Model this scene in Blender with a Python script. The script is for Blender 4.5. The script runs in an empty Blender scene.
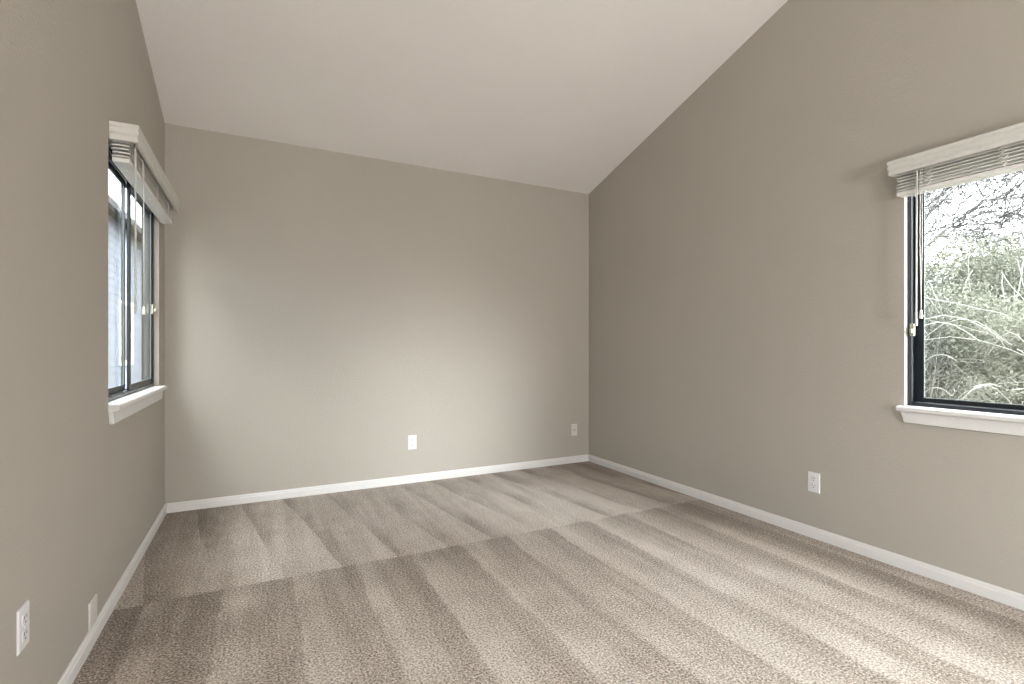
import bpy, bmesh, math, random
from mathutils import Vector, Matrix

scene = bpy.context.scene
COL = scene.collection
R = math.radians

# ------------------------------------------------------------------ camera
cam_data = bpy.data.cameras.new('camera')
cam = bpy.data.objects.new('camera', cam_data)
COL.objects.link(cam)
cam.location = (0, 0, 1.0)
cam.rotation_euler = (R(90), 0, R(-26.808))
cam_data.sensor_width = 36
cam_data.lens = 502.25 / 1024 * 36
cam_data.shift_y = 5.57 / 1024
cam_data.clip_start = 0.02
scene.camera = cam

# ------------------------------------------------------------------ light and exposure
scene.view_settings.view_transform = 'Standard'
scene.view_settings.look = 'None'
scene.view_settings.gamma = 1
scene.view_settings.use_curve_mapping = False
scene.view_settings.exposure = 0.12
scene.cycles.use_denoising = True
scene.cycles.max_bounces = 16
scene.cycles.diffuse_bounces = 10
scene.cycles.transparent_max_bounces = 16
scene.cycles.caustics_reflective = False
scene.cycles.caustics_refractive = False
scene.cycles.sample_clamp_indirect = 12

SKY_LOW, SKY_HIGH = 2.8, 22.0
GLOW, GLOW_DIR = 16.0, (.28, -.94, .16)


def make_world():
    w = bpy.data.worlds.new('overcast_sky')
    scene.world = w
    w.use_nodes = True
    nt = w.node_tree
    nt.nodes.clear()
    out = nt.nodes.new('ShaderNodeOutputWorld')
    bg = nt.nodes.new('ShaderNodeBackground')
    tc = nt.nodes.new('ShaderNodeTexCoord')
    sx = nt.nodes.new('ShaderNodeSeparateXYZ')
    nt.links.new(tc.outputs['Generated'], sx.inputs[0])
    cr = nt.nodes.new('ShaderNodeValToRGB')
    e = cr.color_ramp.elements
    k = 1 / SKY_HIGH
    e[0].position = 0.0
    e[0].color = (.8 * k, .78 * k, .7 * k, 1)
    e[1].position = 1.0
    e[1].color = (.94, .97, 1.0, 1)
    a = e.new(0.49); a.color = (.9 * k, .86 * k, .78 * k, 1)
    b = e.new(0.505); b.color = (SKY_LOW * k * .97, SKY_LOW * k * .98, SKY_LOW * k, 1)
    mr = nt.nodes.new('ShaderNodeMapRange')
    mr.inputs['From Min'].default_value = -1
    mr.inputs['From Max'].default_value = 1
    nt.links.new(sx.outputs['Z'], mr.inputs['Value'])
    nt.links.new(mr.outputs[0], cr.inputs[0])
    nt.links.new(cr.outputs[0], bg.inputs[0])
    # brighter cloud on the side of the hidden sun
    dp = nt.nodes.new('ShaderNodeVectorMath')
    dp.operation = 'DOT_PRODUCT'
    g = Vector(GLOW_DIR).normalized()
    dp.inputs[1].default_value = g
    nt.links.new(tc.outputs['Generated'], dp.inputs[0])
    gl = nt.nodes.new('ShaderNodeMapRange')
    gl.interpolation_type = 'SMOOTHSTEP'
    gl.inputs['From Min'].default_value = .88
    gl.inputs['From Max'].default_value = .99
    gl.inputs['To Min'].default_value = SKY_HIGH
    gl.inputs['To Max'].default_value = SKY_HIGH * GLOW
    nt.links.new(dp.outputs['Value'], gl.inputs['Value'])
    nt.links.new(gl.outputs[0], bg.inputs[1])
    nt.links.new(bg.outputs[0], out.inputs[0])


make_world()


def portal(name, loc, rot, sx, sy):
    """sampling guide for daylight entering through an opening (gives off nothing itself)"""
    d = bpy.data.lights.new(name, 'AREA')
    d.shape = 'RECTANGLE'
    d.size, d.size_y = sx, sy
    d.cycles.is_portal = True
    o = bpy.data.objects.new(name, d)
    COL.objects.link(o)
    o.location = loc
    o.rotation_euler = rot
    return o


# ------------------------------------------------------------------ room numbers
XL, XR = -0.504, 2.606
YB, YR = 3.654, -2.854
HB, SLOPE, RIDGE = 2.355, 0.2985, 0.40
T = 0.08                      # wall thickness
LW = (2.375, 3.456, 0.783, 1.80)     # left window y0 y1 z0 z1
RW = (0.03, 1.225, 0.737, 1.80)      # right window
BW = (-2.4, -0.4, 0.40, 2.45)        # window in the left wall behind the camera

portal('portal_left', (XL - .085, (LW[0] + LW[1]) / 2, 1.3), (0, R(-90), 0), 1.1, 1.1)
portal('portal_right', (XR + .085, (RW[0] + RW[1]) / 2, 1.27), (0, R(90), 0), 1.1, 1.2)
portal('portal_side', (XL - .085, (BW[0] + BW[1]) / 2, 1.3), (0, R(-90), 0), 1.8, 2.0)


def ceil_z(y):
    return HB + SLOPE * (YB - y) if y >= RIDGE else HB + SLOPE * (YB - RIDGE) - SLOPE * (RIDGE - y)


# ------------------------------------------------------------------ material helpers
def new_mat(name):
    m = bpy.data.materials.new(name)
    m.use_nodes = True
    nt = m.node_tree
    b = nt.nodes['Principled BSDF']
    return m, nt, b


def mathn(nt, op, a, b=None, c=None, clamp=False):
    n = nt.nodes.new('ShaderNodeMath')
    n.operation = op
    n.use_clamp = clamp
    for i, v in enumerate((a, b, c)):
        if v is None:
            continue
        if isinstance(v, (int, float)):
            n.inputs[i].default_value = v
        else:
            nt.links.new(v, n.inputs[i])
    return n.outputs[0]


def smooth(nt, v, lo, hi):
    n = nt.nodes.new('ShaderNodeMapRange')
    n.interpolation_type = 'SMOOTHSTEP'
    n.inputs['From Min'].default_value = lo
    n.inputs['From Max'].default_value = hi
    nt.links.new(v, n.inputs['Value'])
    return n.outputs[0]


def noise(nt, vec, scale, detail=2, rough=.5):
    n = nt.nodes.new('ShaderNodeTexNoise')
    n.inputs['Scale'].default_value = scale
    n.inputs['Detail'].default_value = detail
    n.inputs['Roughness'].default_value = rough
    nt.links.new(vec, n.inputs['Vector'])
    return n.outputs['Fac']


def ramp(nt, fac, stops):
    n = nt.nodes.new('ShaderNodeValToRGB')
    e = n.color_ramp.elements
    e[0].position, e[0].color = stops[0][0], (*stops[0][1], 1)
    e[1].position, e[1].color = stops[-1][0], (*stops[-1][1], 1)
    for p, c in stops[1:-1]:
        e.new(p).color = (*c, 1)
    nt.links.new(fac, n.inputs[0])
    return n.outputs[0]


def bump(nt, b, h, strength, dist):
    n = nt.nodes.new('ShaderNodeBump')
    n.inputs['Strength'].default_value = strength
    n.inputs['Distance'].default_value = dist
    nt.links.new(h, n.inputs['Height'])
    nt.links.new(n.outputs[0], b.inputs['Normal'])


def simple(name, col, rough=.5, metal=0.0, bump_scale=None, var=.06, bs=.1, bd=.001):
    m, nt, b = new_mat(name)
    tc = nt.nodes.new('ShaderNodeTexCoord').outputs['Object']
    n = noise(nt, tc, bump_scale or 40, 3)
    lo = tuple(max(0, c * (1 - var)) for c in col)
    hi = tuple(min(1, c * (1 + var)) for c in col)
    nt.links.new(ramp(nt, n, [(.3, lo), (.7, hi)]), b.inputs['Base Color'])
    b.inputs['Roughness'].default_value = rough
    b.inputs['Metallic'].default_value = metal
    if bump_scale:
        bump(nt, b, n, bs, bd)
    return m


def plaster(name, col, rough, scale, strength):
    m, nt, b = new_mat(name)
    tc = nt.nodes.new('ShaderNodeTexCoord').outputs['Object']
    big = noise(nt, tc, 1.3, 2)
    nt.links.new(ramp(nt, big, [(.3, tuple(c * .98 for c in col)), (.7, tuple(c * 1.02 for c in col))]),
                 b.inputs['Base Color'])
    b.inputs['Roughness'].default_value = rough
    b.inputs['Specular IOR Level'].default_value = .3
    fine = noise(nt, tc, scale, 3, .55)
    fine = smooth(nt, fine, .35, .7)
    bump(nt, b, fine, strength, .0025)
    return m


M_WALL = plaster('greige_wall_paint', (.415, .39, .348), .62, 95, .22)
M_CEIL = plaster('white_ceiling_paint', (.80, .775, .765), .8, 60, .35)
M_TRIM = simple('white_trim_paint', (.68, .68, .675), .4, 0, 30, .02, .03)
M_BLIND = simple('white_blind_vinyl', (.62, .615, .59), .42, 0, 50, .03, .04)
M_RAIL = simple('white_rail_vinyl', (.75, .745, .73), .4, 0, 50, .03, .04)
M_CORD = simple('white_cord', (.8, .79, .75), .7, 0, 400, .08, .3)
M_PLATE = simple('white_plate_plastic', (.70, .70, .72), .35, 0, 60, .02, .02)
M_PLATE_W = simple('ivory_plate_plastic', (.66, .63, .60), .4, 0, 60, .02, .02)
M_SLOT = simple('dark_slot', (.05, .045, .05), .6, 0, 80, .1, .05)
M_SCREW = simple('screw_paint', (.62, .62, .62), .35, .3, 300, .05, .05)
M_BRASS = simple('connector_metal', (.45, .43, .40), .35, .9, 300, .05, .05)
M_FRAME = simple('dark_bronze_aluminium', (.018, .022, .028), .32, .3, 120, .2, .05)
M_TRACK = simple('grey_track_aluminium', (.30, .32, .33), .4, .6, 120, .1, .05)
M_GASKET = simple('pale_glazing_bead', (.22, .25, .25), .5, .2, 120, .08, .05)
M_LATCH = simple('latch_metal', (.45, .44, .36), .4, .6, 120, .1, .05)
M_BARK = simple('grey_bark', (.11, .105, .105), .9, 0, 30, .35, .6, .01)
M_TWIG = simple('pale_twig_bark', (.19, .182, .165), .9, 0, 30, .25, .5, .01)
M_SIDING = None


def make_wand_mat():
    m, nt, b = new_mat('clear_wand_plastic')
    tc = nt.nodes.new('ShaderNodeTexCoord').outputs['Object']
    n = noise(nt, tc, 80, 2)
    nt.links.new(ramp(nt, n, [(.3, (.78, .82, .80)), (.7, (.86, .88, .86))]), b.inputs['Base Color'])
    b.inputs['Roughness'].default_value = .15
    b.inputs['Transmission Weight'].default_value = .35
    return m


M_WAND = make_wand_mat()


def make_glass():
    m = bpy.data.materials.new('window_glass')
    m.use_nodes = True
    nt = m.node_tree
    nt.nodes.clear()
    out = nt.nodes.new('ShaderNodeOutputMaterial')
    tr = nt.nodes.new('ShaderNodeBsdfTransparent')
    tr.inputs[0].default_value = (.95, .97, .96, 1)
    gl = nt.nodes.new('ShaderNodeBsdfGlossy')
    gl.inputs['Roughness'].default_value = .02
    lw = nt.nodes.new('ShaderNodeLayerWeight')
    lw.inputs['Blend'].default_value = .5
    f5 = mathn(nt, 'POWER', lw.outputs['Facing'], 5)
    fres = mathn(nt, 'MULTIPLY_ADD', f5, .9, .03)
    tc = nt.nodes.new('ShaderNodeTexCoord').outputs['Object']
    n = noise(nt, tc, 3, 1)
    bp = nt.nodes.new('ShaderNodeBump')
    bp.inputs['Strength'].default_value = .02
    bp.inputs['Distance'].default_value = .002
    nt.links.new(n, bp.inputs['Height'])
    nt.links.new(bp.outputs[0], gl.inputs['Normal'])
    mx = nt.nodes.new('ShaderNodeMixShader')
    nt.links.new(fres, mx.inputs[0])
    nt.links.new(tr.outputs[0], mx.inputs[1])
    nt.links.new(gl.outputs[0], mx.inputs[2])
    nt.links.new(mx.outputs[0], out.inputs[0])
    return m


M_GLASS = make_glass()


def make_carpet():
    m, nt, b = new_mat('beige_carpet')
    tc = nt.nodes.new('ShaderNodeTexCoord').outputs['Object']
    s = nt.nodes.new('ShaderNodeSeparateXYZ')
    nt.links.new(tc, s.inputs[0])
    X, Y = s.outputs['X'], s.outputs['Y']
    wob = noise(nt, tc, 2.2, 3)
    wob2 = noise(nt, tc, 14, 2)
    xw = mathn(nt, 'ADD', X, mathn(nt, 'MULTIPLY', mathn(nt, 'SUBTRACT', wob, .5), .07))
    xw = mathn(nt, 'ADD', xw, mathn(nt, 'MULTIPLY', mathn(nt, 'SUBTRACT', wob2, .5), .018))
    # strokes of the near half: light just right of each stroke edge, fading to dark
    tn = mathn(nt, 'FRACT', mathn(nt, 'DIVIDE', mathn(nt, 'ADD', xw, 9.31), .262))
    near = mathn(nt, 'MULTIPLY', smooth(nt, tn, 0, .07), mathn(nt, 'SUBTRACT', 1, smooth(nt, tn, .15, .85)))
    # strokes of the far half, slanting, mostly thin dark streaks
    xf = mathn(nt, 'ADD', xw, mathn(nt, 'MULTIPLY', mathn(nt, 'SUBTRACT', Y, 2.39), .16))
    tf = mathn(nt, 'FRACT', mathn(nt, 'DIVIDE', mathn(nt, 'ADD', xf, 8.9), .25))
    far = mathn(nt, 'MAXIMUM', smooth(nt, tf, .02, .6), mathn(nt, 'SUBTRACT', 1, smooth(nt, tf, 0, .02)))
    ywob = mathn(nt, 'ADD', Y, mathn(nt, 'MULTIPLY', mathn(nt, 'SUBTRACT', wob2, .5), .03))
    is_far = smooth(nt, ywob, 2.38, 2.40)
    # strokes fade in and out along their length
    fade = smooth(nt, noise(nt, tc, 2.1, 2), .35, .65)
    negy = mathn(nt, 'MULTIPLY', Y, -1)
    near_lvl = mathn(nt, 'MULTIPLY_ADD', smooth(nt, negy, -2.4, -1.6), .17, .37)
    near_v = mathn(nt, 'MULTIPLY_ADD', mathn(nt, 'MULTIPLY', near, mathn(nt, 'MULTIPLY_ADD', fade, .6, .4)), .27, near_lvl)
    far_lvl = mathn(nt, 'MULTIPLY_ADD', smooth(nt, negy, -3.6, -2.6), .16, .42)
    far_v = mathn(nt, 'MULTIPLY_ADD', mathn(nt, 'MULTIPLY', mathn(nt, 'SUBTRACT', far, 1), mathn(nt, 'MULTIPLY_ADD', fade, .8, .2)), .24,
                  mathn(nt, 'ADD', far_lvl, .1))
    mixn = nt.nodes.new('ShaderNodeMix')
    nt.links.new(is_far, mixn.inputs[0])
    nt.links.new(near_v, mixn.inputs[2])
    nt.links.new(far_v, mixn.inputs[3])
    # shade beside the side walls, painted into the carpet colour
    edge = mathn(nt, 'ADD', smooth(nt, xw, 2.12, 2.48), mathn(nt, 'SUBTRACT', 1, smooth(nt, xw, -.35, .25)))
    # fine combing along the strokes
    mp = nt.nodes.new('ShaderNodeMapping')
    mp.inputs['Scale'].default_value = (16, 1.1, 1)
    mp.inputs['Rotation'].default_value = (0, 0, .05)
    nt.links.new(tc, mp.inputs['Vector'])
    comb = noise(nt, mp.outputs[0], 1.0, 3, .6)
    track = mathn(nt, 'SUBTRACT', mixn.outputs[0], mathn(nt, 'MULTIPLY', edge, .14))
    tuft = noise(nt, tc, 135, 2, .5)
    grain = noise(nt, tc, 330, 1, .5)
    patch = noise(nt, tc, 7, 3, .6)
    g = mathn(nt, 'ADD', mathn(nt, 'MULTIPLY', mathn(nt, 'SUBTRACT', tuft, .5), 2.1),
              mathn(nt, 'MULTIPLY', mathn(nt, 'SUBTRACT', grain, .5), 1.0))
    track = mathn(nt, 'ADD', track, mathn(nt, 'MULTIPLY', mathn(nt, 'SUBTRACT', comb, .5), .45))
    v = mathn(nt, 'ADD', track, mathn(nt, 'MULTIPLY', g, 1.0))
    v = mathn(nt, 'ADD', v, mathn(nt, 'MULTIPLY', mathn(nt, 'SUBTRACT', patch, .5), .25), clamp=True)
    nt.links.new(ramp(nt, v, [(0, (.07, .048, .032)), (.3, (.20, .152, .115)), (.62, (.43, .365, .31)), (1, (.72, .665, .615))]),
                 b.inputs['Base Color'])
    b.inputs['Roughness'].default_value = 1
    b.inputs['Specular IOR Level'].default_value = .1
    b.inputs['Sheen Weight'].default_value = .25
    b.inputs['Sheen Roughness'].default_value = .6
    bump(nt, b, mathn(nt, 'ADD', tuft, mathn(nt, 'MULTIPLY', grain, .4)), .7, .012)
    return m


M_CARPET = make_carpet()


def make_leaf(name, dark, light, through=.4):
    m, nt, b = new_mat(name)
    tc = nt.nodes.new('ShaderNodeTexCoord').outputs['Object']
    n = noise(nt, tc, 9, 4, .7)
    n2 = noise(nt, tc, 1.4, 2)
    v = mathn(nt, 'ADD', mathn(nt, 'MULTIPLY', n, .7), mathn(nt, 'MULTIPLY', n2, .3))
    c = ramp(nt, v, [(.35, dark), (.65, light)])
    nt.links.new(c, b.inputs['Base Color'])
    b.inputs['Roughness'].default_value = .7
    b.inputs['Specular IOR Level'].default_value = .15
    t = nt.nodes.new('ShaderNodeBsdfTranslucent')      # thin leaves let light through
    nt.links.new(c, t.inputs['Color'])
    mx = nt.nodes.new('ShaderNodeMixShader')
    mx.inputs[0].default_value = through
    nt.links.new(b.outputs[0], mx.inputs[1])
    nt.links.new(t.outputs[0], mx.inputs[2])
    nt.links.new(mx.outputs[0], nt.nodes['Material Output'].inputs['Surface'])
    return m


M_LEAF_A = make_leaf('sage_leaves', (.09, .093, .07), (.155, .158, .13))
M_LEAF_B = make_leaf('yellowish_leaves', (.095, .096, .073), (.165, .164, .136))
M_NEEDLE = make_leaf('blue_green_needles', (.05, .06, .052), (.10, .115, .10))
M_GROUND = make_leaf('grassy_bank', (.085, .085, .068), (.135, .133, .108), 0)


def make_siding():
    m, nt, b = new_mat('blue_grey_siding')
    tc = nt.nodes.new('ShaderNodeTexCoord').outputs['Object']
    n = noise(nt, tc, 6, 4)
    nt.links.new(ramp(nt, n, [(.3, (.10, .115, .145)), (.7, (.125, .14, .175))]), b.inputs['Base Color'])
    b.inputs['Roughness'].default_value = .7
    return m


M_SIDING = make_siding()
M_ROOF = simple('grey_shingles', (.03, .03, .033), .9, 0, 20, .3, .5, .01)
M_EXTERIOR = simple('exterior_stucco', (.35, .34, .31), .9, 0, 40, .1, .3)


# ------------------------------------------------------------------ mesh helpers
def obj(name, bm, mat, parent=None, smooth_shade=False, bevel=0, loc=None):
    bmesh.ops.recalc_face_normals(bm, faces=bm.faces)
    me = bpy.data.meshes.new(name)
    bm.to_mesh(me)
    bm.free()
    me.materials.append(mat)
    if smooth_shade:
        for p in me.polygons:
            p.use_smooth = True
    o = bpy.data.objects.new(name, me)
    COL.objects.link(o)
    if parent:
        o.parent = parent
    if loc:
        o.location = loc
    if bevel:
        b = o.modifiers.new('bevel', 'BEVEL')
        b.width = bevel
        b.segments = 2
        b.limit_method = 'ANGLE'
    return o


def thing(name, label, cat, loc, group=None, rotz=0):
    o = bpy.data.objects.new(name, None)
    COL.objects.link(o)
    o.empty_display_size = .1
    o.location = loc
    o.rotation_euler = (0, 0, rotz)
    o['label'] = label
    o['category'] = cat
    if group:
        o['group'] = group
    return o


def struct(o, label, cat):
    o['kind'] = 'structure'
    o['label'] = label
    o['category'] = cat
    return o


def box(bm, x0, x1, y0, y1, z0, z1):
    v = [bm.verts.new((x, y, z)) for x in (x0, x1) for y in (y0, y1) for z in (z0, z1)]
    for f in ((0, 1, 3, 2), (4, 6, 7, 5), (0, 4, 5, 1), (2, 3, 7, 6), (0, 2, 6, 4), (1, 5, 7, 3)):
        bm.faces.new([v[i] for i in f])
    return v


def prism(bm, pts, vec):
    """polygon (list of 3-D points) pushed along vec"""
    a = [bm.verts.new(p) for p in pts]
    b = [bm.verts.new(Vector(p) + Vector(vec)) for p in pts]
    bm.faces.new(a)
    bm.faces.new(list(reversed(b)))
    n = len(a)
    for i in range(n):
        bm.faces.new((a[i], b[i], b[(i + 1) % n], a[(i + 1) % n]))


def tube(bm, pts, radii, seg=6, cap=True):
    rings = []
    pts = [Vector(p) for p in pts]
    for i, p in enumerate(pts):
        d = (pts[min(i + 1, len(pts) - 1)] - pts[max(i - 1, 0)]).normalized()
        up = Vector((0, 0, 1)) if abs(d.z) < .9 else Vector((1, 0, 0))
        a = d.cross(up).normalized()
        b = d.cross(a)
        r = radii[i] if isinstance(radii, (list, tuple)) else radii
        rings.append([bm.verts.new(p + (a * math.cos(2 * math.pi * k / seg) + b * math.sin(2 * math.pi * k / seg)) * r)
                      for k in range(seg)])
    for q, w in zip(rings, rings[1:]):
        for k in range(seg):
            bm.faces.new((q[k], q[(k + 1) % seg], w[(k + 1) % seg], w[k]))
    if cap:
        bm.faces.new(rings[0])
        bm.faces.new(list(reversed(rings[-1])))


def lathe(bm, prof, centre, axis='z', seg=16):
    """prof: list of (radius, height)"""
    rings = []
    for r, h in prof:
        ring = []
        for k in range(seg):
            a = 2 * math.pi * k / seg
            c, s = r * math.cos(a), r * math.sin(a)
            p = {'z': (c, s, h), 'x': (h, c, s), 'y': (c, h, s)}[axis]
            ring.append(bm.verts.new(Vector(centre) + Vector(p)))
        rings.append(ring)
    for q, w in zip(rings, rings[1:]):
        for k in range(seg):
            bm.faces.new((q[k], q[(k + 1) % seg], w[(k + 1) % seg], w[k]))
    bm.faces.new(rings[0])
    bm.faces.new(list(reversed(rings[-1])))


# ------------------------------------------------------------------ shell
def shell():
    # floor
    bm = bmesh.new()
    box(bm, XL - T, XR + T, YR - T, YB + T, -.12, 0)
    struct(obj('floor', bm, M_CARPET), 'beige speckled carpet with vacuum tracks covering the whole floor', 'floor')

    # ceiling: one sloped slab seen from below, folded at a ridge behind the view
    bm = bmesh.new()
    yo, yi = YB + T, YR - T
    th = .14
    poly = [(yo, ceil_z(yo)), (RIDGE, ceil_z(RIDGE)), (yi, ceil_z(yi)),
            (yi, ceil_z(yi) + th), (RIDGE, ceil_z(RIDGE) + th), (yo, ceil_z(yo) + th)]
    prism(bm, [(XL - T, y, z) for y, z in poly[0:2] + poly[4:6]], (XR - XL + 2 * T, 0, 0))
    prism(bm, [(XL - T, y, z) for y, z in poly[1:5]], (XR - XL + 2 * T, 0, 0))
    struct(obj('ceiling', bm, M_CEIL), 'white sloped ceiling rising towards the viewer', 'ceiling')

    # side walls
    def side(name, x0, dx, holes, label):
        bm = bmesh.new()
        ys = sorted({YR, YB, RIDGE} | {h[0] for h in holes} | {h[1] for h in holes})
        for a, b in zip(ys, ys[1:]):
            mid = (a + b) / 2
            h = next((h for h in holes if h[0] < mid < h[1]), None)
            top = [(x0, b, ceil_z(b)), (x0, a, ceil_z(a))]
            if h is None:
                prism(bm, [(x0, a, 0), (x0, b, 0)] + top, (dx, 0, 0))
            else:
                prism(bm, [(x0, a, 0), (x0, b, 0), (x0, b, h[2]), (x0, a, h[2])], (dx, 0, 0))
                prism(bm, [(x0, a, h[3]), (x0, b, h[3])] + top, (dx, 0, 0))
        bmesh.ops.remove_doubles(bm, verts=bm.verts, dist=1e-5)
        struct(obj(name, bm, M_WALL), label, 'wall')
    side('wall_left', XL, -T, [LW, BW], 'greige painted left wall with a narrow window near the far corner')
    side('wall_right', XR, T, [RW], 'greige painted right wall with a window at the picture edge')

    # back wall
    bm = bmesh.new()
    prism(bm, [(XL - T, YB, 0), (XL - T, YB + T, 0), (XL - T, YB + T, ceil_z(YB + T)), (XL - T, YB, HB)],
          (XR - XL + 2 * T, 0, 0))
    struct(obj('wall_back', bm, M_WALL), 'greige painted back wall under the low end of the ceiling', 'wall')
    # rear wall (behind the camera)
    bm = bmesh.new()
    zr, zo = ceil_z(YR), ceil_z(YR - T)

    def rear(xa, xb, z0):
        prism(bm, [(xa, YR, z0), (xa, YR - T, z0), (xa, YR - T, zo), (xa, YR, zr)], (xb - xa, 0, 0))
    rear(XL - T, XR + T, 0)
    struct(obj('wall_rear', bm, M_WALL), 'greige painted rear wall behind the viewer', 'wall')


shell()

# baseboards: flat board with an eased top, run along one wall
BB_H, BB_T = .057, .011


def baseboards():
    prof = [(0, 0), (BB_T, 0), (BB_T, BB_H - .019), (BB_T * .72, BB_H - .014), (BB_T * .72, BB_H - .008), (BB_T * .35, BB_H), (0, BB_H)]
    e = .0005

    def run(name, pts, vec, label):
        bm = bmesh.new()
        prism(bm, pts, vec)
        struct(obj(name, bm, M_TRIM), label, 'baseboard')
    run('baseboard_left', [(XL + e + d, YR, z + e) for d, z in prof], (0, YB - YR - e, 0),
        'white baseboard along the left wall')
    run('baseboard_right', [(XR - e - d, YR, z + e) for d, z in prof], (0, YB - YR - e, 0),
        'white baseboard along the right wall')
    run('baseboard_back', [(XL + BB_T + e * 2, YB - e - d, z + e) for d, z in prof],
        (XR - XL - 2 * BB_T - e * 4, 0, 0), 'white baseboard along the back wall')


baseboards()


# ------------------------------------------------------------------ windows
def slider_window(name, side, w, label, meeting, latch_at):
    """horizontal sliding window in a side wall.  side=-1 left wall, +1 right wall; depth d runs outwards"""
    x0 = XL if side < 0 else XR
    y0, y1, z0, z1 = w
    root = bpy.data.objects.new(name, None)
    COL.objects.link(root)
    root.location = (x0, (y0 + y1) / 2, z0)
    struct(root, label, 'window')
    root['category'] = 'window'
    cy, cz = (y0 + y1) / 2, z0

    def b(bm, d0, d1, ya, yb, za, zb):
        xa, xb = sorted((side * d0, side * d1))
        box(bm, xa, xb, ya - cy, yb - cy, za - cz, zb - cz)

    def ring(bm, d0, d1, ya, yb, za, zb, wd, wz=None):
        wz = wz or wd
        b(bm, d0, d1, ya, ya + wd, za, zb)
        b(bm, d0, d1, yb - wd, yb, za, zb)
        b(bm, d0, d1, ya + wd, yb - wd, za, za + wz)
        b(bm, d0, d1, ya + wd, yb - wd, zb - wz, zb)
    g = .0008
    # outer frame: two flanges with a track groove between them
    bm = bmesh.new()
    ring(bm, .024, .030, y0 + g, y1 - g, z0 + g, z1 - g, .016)
    ring(bm, .030, .078, y0 + g, y1 - g, z0 + g, z1 - g, .008)
    if meeting:
        ring(bm, .044, .048, y0 + .008, y1 - .008, z0 + .008, z1 - .008, .010)
    ring(bm, .072, .078, y0 + .008, y1 - .008, z0 + .008, z1 - .008, .010)
    fr = obj('frame', bm, M_FRAME, root, bevel=.0012)
    # grey aluminium track lips
    bm = bmesh.new()
    b(bm, .040, .043, y0 + .012, y1 - .012, z0 + .009, z0 + .017)
    b(bm, .067, .069, y0 + .012, y1 - .012, z0 + .009, z0 + .017)
    b(bm, .040, .042, y1 - .013, y1 - .007, z0 + .020, z1 - .012)
    obj('track', bm, M_TRACK, root)

    def sash(d, ya, yb, wd=.024, wz=.024, th=.012):
        za, zb = z0 + .018, z1 - .018
        bm = bmesh.new()
        ring(bm, d, d + th, ya, yb, za, zb, wd, wz)
        s = obj('sash', bm, M_FRAME, root, bevel=.0015)
        bm = bmesh.new()
        ring(bm, d + .001, d + .0045, ya + wd - .0005, yb - wd + .0005, za + wz - .0005, zb - wz + .0005, .0035)
        obj('glazing_bead', bm, M_GASKET, s)
        bm = bmesh.new()
        b(bm, d + .005, d + .008, ya + wd, yb - wd, za + wz, zb - wz)
        obj('pane', bm, M_GLASS, s)
        return s
    if meeting:
        sash(.052, y0 + .010, meeting + .014)
        sash(.030, meeting - .014, y1 - .012)
    else:
        sash(.056, y0 + .012, y1 - .012, .036, .019)
    # latch
    ly, lz, ld = latch_at
    bm = bmesh.new()
    b(bm, ld - .010, ld, ly - .009, ly + .009, lz - .028, lz + .028)
    b(bm, ld - .022, ld - .010, ly - .005, ly + .005, lz - .014, lz + .004)
    lt = obj('latch', bm, M_LATCH, root, bevel=.002)
    lt['label'] = 'small pale metal window latch'
    # stool and apron
    bm = bmesh.new()
    st = .024
    horn = .008 if side < 0 else .018
    prof = [(-.030, z0 - st), (-.036, z0 - st + .006), (-.036, z0 - .007), (-.033, z0 - .002), (-.028, z0), (.0235, z0),
            (.0235, z0 - .0003), (-.0008, z0 - .0003), (-.0008, z0 - st)]
    a = [(side * d, y0 - horn - cy, z - cz) for d, z in prof[:5]] + [(side * -.0008, y0 - horn - cy, 0),
                                                                      (side * -.0008, y0 - horn - cy, -st)]
    prism(bm, a, (0, y1 - y0 + horn + .018, 0))
    b(bm, -.001, .0235, y0 + .001, y1 - .001, z0 + .0002, z0 + .0012)
    si = obj('sill', bm, M_TRIM, root)
    bm = bmesh.new()
    h = .050
    for k in (0,):
        pts = [(y0 - .010, z0 - st - .0003), (y1 + .010, z0 - st - .0003), (y1 - .004, z0 - st - h), (y0 + .004, z0 - st - h)]
        prism(bm, [(side * -.0008, y - cy, z - cz) for y, z in pts], (side * -.016, 0, 0))
    obj('apron', bm, M_TRIM, root, bevel=.003)
    return root


slider_window('window_1', -1, LW, 'dark framed sliding window in the left wall near the far corner', 2.905, (3.418, 1.215, .0295))
slider_window('window_2', 1, RW, 'dark framed window in the right wall looking onto shrubs', None, (1.206, 1.08, .030))


def rear_window(name, label):
    # plain framed window in the left wall behind the camera
    y0, y1, z0, z1 = BW
    root = bpy.data.objects.new(name, None)
    COL.objects.link(root)
    root.location = (XL, 0, 0)
    struct(root, label, 'window')
    bm = bmesh.new()
    for (a, b_, c, d) in ((y0, y0 + .04, z0, z1), (y1 - .04, y1, z0, z1), (y0 + .04, y1 - .04, z0, z0 + .04),
                          (y0 + .04, y1 - .04, z1 - .04, z1), ((y0 + y1) / 2 - .02, (y0 + y1) / 2 + .02, z0 + .04, z1 - .04)):
        box(bm, -.075, -.03, a + .0005, b_ - .0005, c + .0005, d - .0005)
    obj('frame', bm, M_FRAME, root)
    bm = bmesh.new()
    box(bm, -.055, -.051, y0 + .04, y1 - .04, z0 + .04, z1 - .04)
    obj('pane', bm, M_GLASS, root)


rear_window('window_3', 'dark framed window in the left wall behind the viewer')


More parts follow.
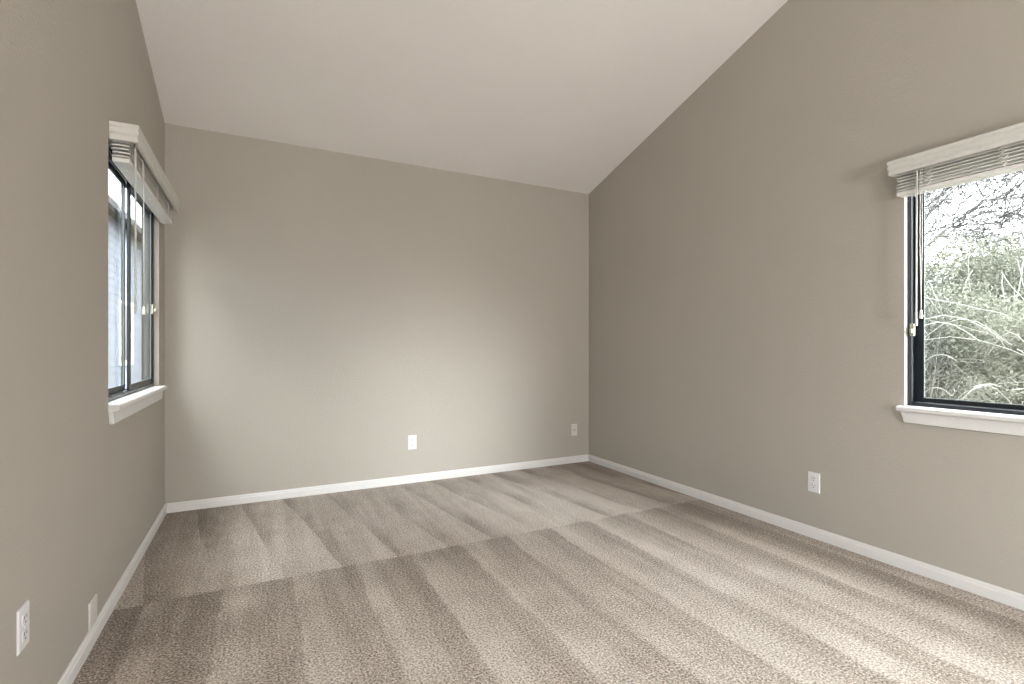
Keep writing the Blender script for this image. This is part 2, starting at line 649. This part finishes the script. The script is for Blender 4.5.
# ------------------------------------------------------------------ blinds
def blind(side, y0, y1, ztop, zval, zrail, wand_y, wand_end, cord_y, cord_end, ladders, label, seed):
    """raised two-inch blind on the wall over a window; d = distance from the wall into the room"""
    rnd = random.Random(seed)
    x0 = XL if side < 0 else XR
    cy = (y0 + y1) / 2
    root = thing('window_blind', label, 'blind', (x0, cy, ztop), 'raised white slat blinds')

    def P(d, y, z):
        return (-side * d, y - cy, z - ztop)

    def b(bm, d0, d1, ya, yb, za, zb):
        p, q = P(d0, ya, za), P(d1, yb, zb)
        box(bm, min(p[0], q[0]), max(p[0], q[0]), p[1], q[1], p[2], q[2])
    # valance: crown-moulded front board with two returns
    h = ztop - zval
    prof = [(-.012, 0), (-.012, 1), (.004, 1), (.0055, .92), (.0055, .80), (.002, .74), (.002, .66), (.0045, .60),
            (.0045, .44), (.0005, .38), (-.002, .32), (.001, .25), (.001, .03), (-.002, 0)]
    bm = bmesh.new()
    stations = []
    for which in range(4):             # wall, corner, corner, wall: mitred
        row = []
        for o_, t in prof:
            zz = zval + t * h
            row.append(bm.verts.new(P(*[(.0012, y0 - o_, zz), (.088 + o_, y0 - o_, zz),
                                        (.088 + o_, y1 + o_, zz), (.0012, y1 + o_, zz)][which])))
        stations.append(row)
    m_ = len(prof)
    for q, w in zip(stations, stations[1:]):
        for k in range(m_):
            bm.faces.new((q[k], q[(k + 1) % m_], w[(k + 1) % m_], w[k]))
    bm.faces.new(stations[0])
    bm.faces.new(stations[-1][::-1])
    obj('valance', bm, M_BLIND, root)
    # head rail
    bm = bmesh.new()
    b(bm, .0015, .058, y0 + .02, y1 - .02, zval + .012, ztop - .006)
    obj('headrail', bm, M_RAIL, root, bevel=.002)
    ya, yb = y0 + .016, y1 - .016
    # bottom rail
    bm = bmesh.new()
    b(bm, .005, .060, ya, yb, zrail, zrail + .017)
    br = obj('bottom_rail', bm, M_RAIL, root, bevel=.003)
    for yy in (ya + .1, (ya + yb) / 2, yb - .1):
        bm = bmesh.new()
        lathe(bm, [(.006, 0), (.006, -.002), (.003, -.0035)], P(.036, yy, zrail - .0002), 'z', 12)
        obj('cord_button', bm, M_CORD, br, True)
    # stacked slats, slightly crowned and a little uneven
    n = 7 if zval - zrail > .085 else 6
    z_a, z_b = zrail + .0195, zval + .012
    for i in range(n):
        z = z_a + (z_b - z_a) * i / (n - 1)
        dj, tj = rnd.uniform(-.002, .002), rnd.uniform(-.0008, .0008)
        bm = bmesh.new()
        k = 6
        up, lo = [], []
        for j in range(k + 1):
            t = j / k
            zz = z + .0015 * (1 - (2 * t - 1) ** 2) + tj * (2 * t - 1)
            up.append(P(.006 + .053 * t + dj, ya + .001, zz + .0052))
            lo.append(P(.006 + .053 * t + dj, ya + .001, zz))
        prism(bm, up + lo[::-1], (0, yb - ya - .002 + rnd.uniform(-.002, .002), 0))
        obj('slat', bm, M_BLIND, root)
    # ladder strings bunched between the slats
    for yy in ladders:
        bm = bmesh.new()
        for off in (0, .006, .013):
            pts = []
            for i in range(26):
                t = i / 25
                pts.append(P(.0605 + .004 * abs(math.sin(t * 17 + off * 300)) + rnd.uniform(0, .0015),
                             yy + off + .009 * math.sin(t * 24 + off * 200) + rnd.uniform(-.002, .002),
                             zrail + .016 + t * (zval - zrail + .0)))
            tube(bm, pts, .0011, 5)
        obj('ladder_string', bm, M_CORD, root, True)
    # tilt wand
    bm = bmesh.new()
    tube(bm, [P(.070, wand_y, zval + .02), P(.0705, wand_y, zval - .02), P(.071, wand_y + .002, wand_end + .06),
              P(.071, wand_y + .002, wand_end + .055), P(.071, wand_y + .002, wand_end)],
         [.0028, .0036, .0036, .0052, .0056], 6)
    wd = obj('tilt_wand', bm, M_WAND, root)
    wd['label'] = 'clear plastic tilt wand'
    # lift cords with a tassel
    bm = bmesh.new()
    for off in (-.003, .003):
        tube(bm, [P(.066, cord_y + off, zval + .02), P(.067, cord_y + off * 1.4, (zval + cord_end) / 2),
                  P(.067, cord_y, cord_end + .03)], .0011, 5)
    lc = obj('lift_cord', bm, M_CORD, root, True)
    bm = bmesh.new()
    lathe(bm, [(.002, .036), (.0045, .033), (.0065, .008), (.0058, 0)], P(.067, cord_y, cord_end), 'z', 10)
    obj('tassel', bm, M_CORD, lc, True)
    # hold-down ring under the bottom rail
    bm = bmesh.new()
    pts = [P(.03 + .007 * math.cos(a), yb - .06, zrail - .006 + .007 * math.sin(a)) for a in
           [2 * math.pi * i / 14 for i in range(14)]]
    tube(bm, pts + [pts[0]], .0016, 5, False)
    obj('ring', bm, M_RAIL, br, True)
    return root


blind(-1, 2.384, 3.500, 1.858, 1.791, 1.713, 2.445, 1.136, 2.63, 1.14, (2.62, 2.98, 3.30),
      'white raised slat blind with valance over the left wall window', 3)
blind(1, .005, 1.245, 1.830, 1.766, 1.675, 1.146, 1.095, 1.132, 1.125, (1.10, .86, .40, .12),
      'white raised slat blind with valance over the window at the right edge', 5)


# ------------------------------------------------------------------ added fill light, unseen behind the camera, shaped as a globe on a pole
def make_fill_mat():
    m, nt, b = new_mat('fill_glow')
    tc = nt.nodes.new('ShaderNodeTexCoord').outputs['Object']
    n = noise(nt, tc, 30, 2)
    nt.links.new(ramp(nt, n, [(.3, (.85, .82, .78)), (.7, (.9, .87, .83))]), b.inputs['Base Color'])
    b.inputs['Emission Color'].default_value = (1.0, .99, .985, 1)
    b.inputs['Emission Strength'].default_value = FILL_LIGHT
    return m


FILL_LIGHT = 84.0  # strength of the added fill light


def fill_lamp(x, y, z, r):
    root = thing('fill_lamp', 'added fill light shaped as a round white globe on a pole, unseen behind the viewer', 'lamp', (x, y, 0))
    bm = bmesh.new()
    prof = []
    n = 18
    for i in range(n + 1):
        a = -math.pi / 2 + .12 + (math.pi - .24) * i / n
        prof.append((r * math.cos(a), z + r * math.sin(a)))
    lathe(bm, prof, (0, 0, 0), 'z', 24)
    obj('fill_globe', bm, make_fill_mat(), root, True)
    bm = bmesh.new()
    tube(bm, [(0, 0, .02), (0, 0, z - r + .005)], .012, 10)
    obj('pole', bm, M_TRACK, root)
    bm = bmesh.new()
    lathe(bm, [(.13, .001), (.13, .012), (.05, .022), (.014, .03)], (0, 0, 0), 'z', 28)
    obj('base', bm, M_TRACK, root, True)


fill_lamp(1.15, -2.2, 1.05, .26)

# ------------------------------------------------------------------ wall plates
def plate_base(root, w, h, t, mat):
    bm = bmesh.new()
    v = box(bm, -w / 2, w / 2, -t, -.0004, -h / 2, h / 2)
    for q in v:
        if q.co.y < -t * .9:            # chamfered face
            q.co.x *= 1 - .10
            q.co.z *= 1 - .065
    return obj('plate', bm, mat, root, bevel=.0012)


def outlet(loc, rotz, label):
    root = thing('wall_outlet', label, 'outlet', loc, 'white duplex wall outlets', rotz)
    t = .0048
    plate_base(root, .066, .106, t, M_PLATE)
    for dz in (.0195, -.0195):
        bm = bmesh.new()
        pts = []
        for i in range(24):                    # round face with flattened top and bottom
            a = 2 * math.pi * i / 24
            pts.append((.0172 * math.cos(a), -t + .0005, dz + max(-.0135, min(.0135, .0172 * math.sin(a)))))
        prism(bm, pts, (0, -.0022, 0))
        rc = obj('receptacle', bm, M_PLATE, root, bevel=.0006)
        yf = -t - .0017
        for dx, hh in ((-.0065, .0085), (.0065, .007)):
            bm = bmesh.new()
            box(bm, dx - .0013, dx + .0013, yf - .0004, yf + .001, dz + .003 - hh / 2 + .002, dz + .003 + hh / 2 + .002)
            obj('slot', bm, M_SLOT, rc)
        bm = bmesh.new()
        lathe(bm, [(.0028, yf - .0004), (.0028, yf + .001)], (0, 0, dz - .0072), 'y', 12)
        obj('ground_hole', bm, M_SLOT, rc)
    bm = bmesh.new()
    lathe(bm, [(.003, -t - .0014), (.0034, -t + .0005)], (0, 0, 0), 'y', 12)
    obj('screw', bm, M_SCREW, root)
    return root


outlet((XL, 1.600, .331), R(90), 'white duplex outlet low on the left wall, nearest the viewer')
outlet((1.018, YB, .298), 0, 'white duplex outlet low in the middle of the back wall')
outlet((XR, 1.639, .292), R(-90), 'white duplex outlet low on the right wall')

cx = thing('cable_plate', 'small white cable jack plate on the back wall by the right corner', 'wall plate', (2.450, YB, .284))
plate_base(cx, .064, .104, .006, M_PLATE_W)
bm = bmesh.new()
lathe(bm, [(.0075, -.0055), (.0075, -.008), (.0048, -.0082), (.0048, -.016), (.004, -.0165)], (0, 0, 0), 'y', 14)
obj('jack', bm, M_BRASS, cx)
for dz in (.042, -.042):
    bm = bmesh.new()
    lathe(bm, [(.0034, -.0055), (.003, -.0072)], (0, 0, dz), 'y', 12)
    obj('screw', bm, M_SCREW, cx)

bp = thing('blank_plate', 'blank wall plate standing just above the left baseboard', 'wall plate',
           (XL, 2.160, .105), None, R(90))
bm = bmesh.new()
box(bm, -.042, .042, -.007, -.0005, -.0455, .0455)
obj('plate', bm, M_PLATE_W, bp, bevel=.0022)
bm = bmesh.new()
lathe(bm, [(.0036, -.0068), (.003, -.0082)], (.0, 0, .028), 'y', 12)
obj('screw', bm, M_SCREW, bp)


# ------------------------------------------------------------------ outdoors
def mesh_fast(name, verts, faces, mat, parent=None):
    me = bpy.data.meshes.new(name)
    me.from_pydata(verts, [], faces)
    me.materials.append(mat)
    o = bpy.data.objects.new(name, me)
    COL.objects.link(o)
    if parent:
        o.parent = parent
    return o


def bank_z(x, y):
    """level lawn that climbs into a bank to the right, except towards the open front"""
    up = min(1, max(0, (x - 5) / 9)) * (lambda t: t * t * (3 - 2 * t))(min(1, max(0, (y + 2.5) / 3.5)))
    return -.35 + 3.3 * up + (.04 * math.sin(x * 2.3 + y) + .03 * math.sin(y * 1.7) if x > 3 else 0)


def ground():
    bm = bmesh.new()
    nx, ny = 84, 84
    X0, X1, Y0, Y1 = -16, 26, -16, 26
    g = [[bm.verts.new((X0 + (X1 - X0) * i / nx, Y0 + (Y1 - Y0) * j / ny,
                        bank_z(X0 + (X1 - X0) * i / nx, Y0 + (Y1 - Y0) * j / ny))) for j in range(ny + 1)]
         for i in range(nx + 1)]
    for i in range(nx):
        for j in range(ny):
            bm.faces.new((g[i][j], g[i + 1][j], g[i + 1][j + 1], g[i][j + 1]))
    struct(obj('ground', bm, M_GROUND, None, True), 'rough grassy bank outside the windows', 'ground')


ground()


def branches(bm, rnd, p, d, length, r, depth, bend=.25, kids=(3, 5), droop=0.0, minr=.0022):
    """one branch as a wavering tube, then its side shoots"""
    pts, rad = [p.copy()], [r]
    n = 6
    dd = d.copy()
    for i in range(n):
        dd = (dd + Vector((rnd.gauss(0, bend), rnd.gauss(0, bend), rnd.gauss(0, bend) - droop)) * .35).normalized()
        p = p + dd * (length / n)
        pts.append(p.copy())
        rad.append(max(minr, r * (1 - .8 * (i + 1) / n)))
    tube(bm, pts, rad, 5 if r > .01 else 3, False)
    if depth <= 0:
        return
    for k in range(rnd.randint(*kids)):
        t = rnd.uniform(.25, 1)
        i = min(n - 1, int(t * n))
        q = pts[i].lerp(pts[i + 1], t * n - i)
        base = (pts[i + 1] - pts[i]).normalized()
        off = Vector((rnd.gauss(0, 1), rnd.gauss(0, 1), rnd.gauss(0, 1)))
        off = (off - base * off.dot(base)).normalized()
        nd = (base * .75 + off * .7).normalized()
        branches(bm, rnd, q, nd, length * rnd.uniform(.4, .65), max(minr, rad[i] * .6), depth - 1, bend, kids, droop, minr)


def bare_tree(loc, height, lean, seed, label, mat=M_BARK, r=.07):
    rnd = random.Random(seed)
    root = thing('bare_tree', label, 'tree', loc, 'bare trees outside the right window')
    bm = bmesh.new()
    pts, rad = [Vector((0, 0, -.05))], [r * 1.25]
    d = Vector((lean[0], lean[1], 1)).normalized()
    p = pts[0]
    for i in range(8):
        d = (d + Vector((rnd.gauss(0, .05), rnd.gauss(0, .05), 0))).normalized()
        p = p + d * height / 8
        pts.append(p)
        rad.append(r * (1 - .085 * (i + 1)))
    tube(bm, pts, rad, 9, False)
    obj('trunk', bm, mat, root, True)
    bm = bmesh.new()
    for k in range(22):
        i = rnd.randint(1, 7)
        q = pts[i].lerp(pts[i + 1], rnd.random())
        a = -math.pi / 2 + rnd.gauss(0, .9)
        nd = Vector((math.cos(a), math.sin(a), rnd.uniform(.3, 1.1))).normalized()
        branches(bm, rnd, q, nd, height * rnd.uniform(.35, .65), rad[i] * .42, 3, .2, (3, 6), .02, .0085)
    obj('branches', bm, mat, root, True)
    return root


def leaves(rnd, pts, size, stretch=1.0, droop=0.0):
    vs, fs = [], []
    for p in pts:
        a = Vector((rnd.gauss(0, 1), rnd.gauss(0, 1), rnd.gauss(0, .8) - droop)).normalized()
        b = a.cross(Vector((rnd.gauss(0, 1), rnd.gauss(0, 1), rnd.gauss(0, 1)))).normalized()
        c = a.cross(b)
        s = size * rnd.uniform(.6, 1.3)
        L = s * stretch
        i = len(vs)
        vs += [p, p + a * L * .5 + b * s * .35 + c * s * .08, p + a * L, p + a * L * .5 - b * s * .35 + c * s * .08]
        fs += [(i, i + 1, i + 2), (i, i + 2, i + 3)]
    return vs, fs


def bush(loc, rx, ry, h, seed, label, mat, n=5200, size=.05, twigs=26, stretch=1.3, tmat=M_TWIG, arch=0):
    rnd = random.Random(seed)
    loc = (loc[0], loc[1], bank_z(loc[0], loc[1]))
    root = thing('shrub', label, 'shrub', loc, 'shrubs on the bank outside the right window')
    # lobes make the outline uneven
    lobes = []
    for i in range(16):
        a, t = rnd.uniform(0, 6.28), rnd.uniform(.15, .9)
        rr = math.sqrt(rnd.random()) * math.sqrt(max(.08, 1 - (t - .35) ** 2 * 1.6)) * .8
        lobes.append((Vector((rx * rr * math.cos(a), ry * rr * math.sin(a), h * t)), rnd.uniform(.24, .42) * min(rx, ry, h) * 1.1))
    pts = []
    for i in range(n):
        c, r = rnd.choice(lobes)
        v = Vector((rnd.gauss(0, 1), rnd.gauss(0, 1), rnd.gauss(0, 1))).normalized() * r * rnd.random() ** .35
        q = c + v
        if q.z > .02:
            pts.append(q)
    vs, fs = leaves(rnd, pts, size, stretch, .3)
    mesh_fast('foliage', vs, fs, mat, root)
    bm = bmesh.new()
    for i in range(twigs):
        c, r = rnd.choice(lobes)
        d = Vector((c.x, c.y, h * rnd.uniform(.5, 1.1))).normalized()
        branches(bm, rnd, Vector((rnd.gauss(0, .08), rnd.gauss(0, .08), -.03)), d, h * rnd.uniform(.6, 1.15), .011, 1, .3, (3, 5), .1, .0035)
    for i in range(arch):              # long stems arching out over the front
        y0_ = rnd.uniform(-1, 1) * ry
        p0 = Vector((-rx * rnd.uniform(.5, .9), y0_, h * rnd.uniform(.25, .9)))
        dy, up, out = rnd.uniform(-1.1, 1.1), rnd.uniform(.0, .28), rnd.uniform(.1, .5)
        q = [p0 + Vector((-out * t, dy * t, up * math.sin(t * 2.6))) for t in (0, .2, .4, .6, .8, 1)]
        tube(bm, q, [.005, .0045, .004, .0035, .003, .002], 5, False)
    obj('stems', bm, tmat, root, True)
    return root


bush((6.3, 2.9, 0), 1.1, 1.1, 1.6, 1, 'tall dense sage green shrub on the bank, behind the window left part', M_LEAF_A, 22000, .032)
bush((6.0, 1.5, 0), .8, 1.0, 1.2, 2, 'low yellowish shrub with pale arching stems in front of taller shrubs', M_LEAF_B, 18000, .03, 40, arch=34)
bush((8.4, 3.5, 0), 1.3, 1.3, 1.25, 3, 'broad grey green shrub further back on the bank', M_LEAF_A, 18000, .042)
bush((8.3, 1.0, 0), 1.3, 1.2, 1.25, 4, 'broad yellowish shrub further back on the bank', M_LEAF_B, 18000, .042)
bush((6.4, -.6, 0), 1.0, 1.0, 1.1, 6, 'rounded sage shrub hidden past the picture edge', M_LEAF_A, 7000, .045)
bush((6.8, 5.3, 0), 1.2, 1.2, 1.5, 7, 'rounded sage shrub beyond the window edge', M_LEAF_A, 9000, .045)

bare_tree((10.0, 5.1, bank_z(10.0, 5.1)), 4.6, (-.05, -.2), 11, 'bare grey tree leaning over the shrubs', r=.07)
bare_tree((11.5, 6.6, bank_z(11.5, 6.6)), 5.4, (0, -.2), 12, 'bare grey tree furthest back behind the shrubs', r=.08)


def conifer(loc, height, seed, label):
    rnd = random.Random(seed)
    root = thing('evergreen_tree', label, 'tree', loc)
    bm = bmesh.new()
    tube(bm, [(0, 0, -.05), (0.03, 0, height * .5), (0, .02, height)], [.09, .05, .01], 8, False)
    obj('trunk', bm, M_BARK, root, True)
    pts = []
    bm = bmesh.new()
    for k in range(60):
        z = height * rnd.uniform(.12, .97)
        L = (height - z) * .36 + .12
        a = rnd.uniform(0, 6.28)
        d = Vector((math.cos(a), math.sin(a), rnd.uniform(-.15, .15)))
        p0 = Vector((0, 0, z))
        tube(bm, [p0, p0 + d * L * .5 + Vector((0, 0, .02)), p0 + d * L + Vector((0, 0, -.06))], [.012, .008, .003], 4, False)
        for q in range(70):
            t = rnd.uniform(.25, 1)
            pts.append(p0 + d * L * t + Vector((rnd.gauss(0, .07), rnd.gauss(0, .07), rnd.gauss(-.03, .035))))
    obj('branches', bm, M_BARK, root, True)
    vs, fs = leaves(rnd, pts, .03, 3.2, .2)
    mesh_fast('needles', vs, fs, M_NEEDLE, root)


conifer((10.6, 2.55, bank_z(10.6, 2.55)), 4.4, 21, 'dark evergreen tree rising behind the shrubs at the right picture edge')


def neighbour():
    root = thing('house', 'blue grey sided house seen through the left wall window', 'building', (-4.9, 10.0, -.35))
    w, y0, y1, eave, peak = 2.5, -9.4, 8.0, 3.75, 5.3
    bm = bmesh.new()
    prism(bm, [(-w, y0, 0), (w, y0, 0), (w, y0, eave), (0, y0, peak), (-w, y0, eave)], (0, y1 - y0, 0))
    n = 27
    for i in range(n):                 # lap boards, each one leaning out at its foot
        z = .05 + i * .135
        prism(bm, [(w - .002, y0, z), (w + .010, y0, z), (w + .004, y0, z + .134), (w - .002, y0, z + .134)], (0, y1 - y0, 0))
    obj('wall', bm, M_SIDING, root)
    bm = bmesh.new()
    for s in (-1, 1):
        prism(bm, [(s * (w + .25), y0 - .3, eave - .05), (0, y0 - .3, peak + .02), (0, y0 - .3, peak + .14), (s * (w + .25), y0 - .3, eave + .07)],
              (0, y1 - y0 + .6, 0))
    obj('roof', bm, M_ROOF, root)
    for yy in (2.6, 5.2):
        bm = bmesh.new()
        for (a, b_, c, e) in ((-.5, .5, 1.0, 1.08), (-.5, .5, 2.2, 2.28), (-.5, -.42, 1.08, 2.2), (.42, .5, 1.08, 2.2)):
            box(bm, w + .003, w + .05, yy + a, yy + b_, c, e)
        f = obj('window', bm, M_TRIM, root)
        bm = bmesh.new()
        box(bm, w + .003, w + .028, yy - .42, yy + .42, 1.08, 2.2)
        obj('pane', bm, M_FRAME, f)


neighbour()
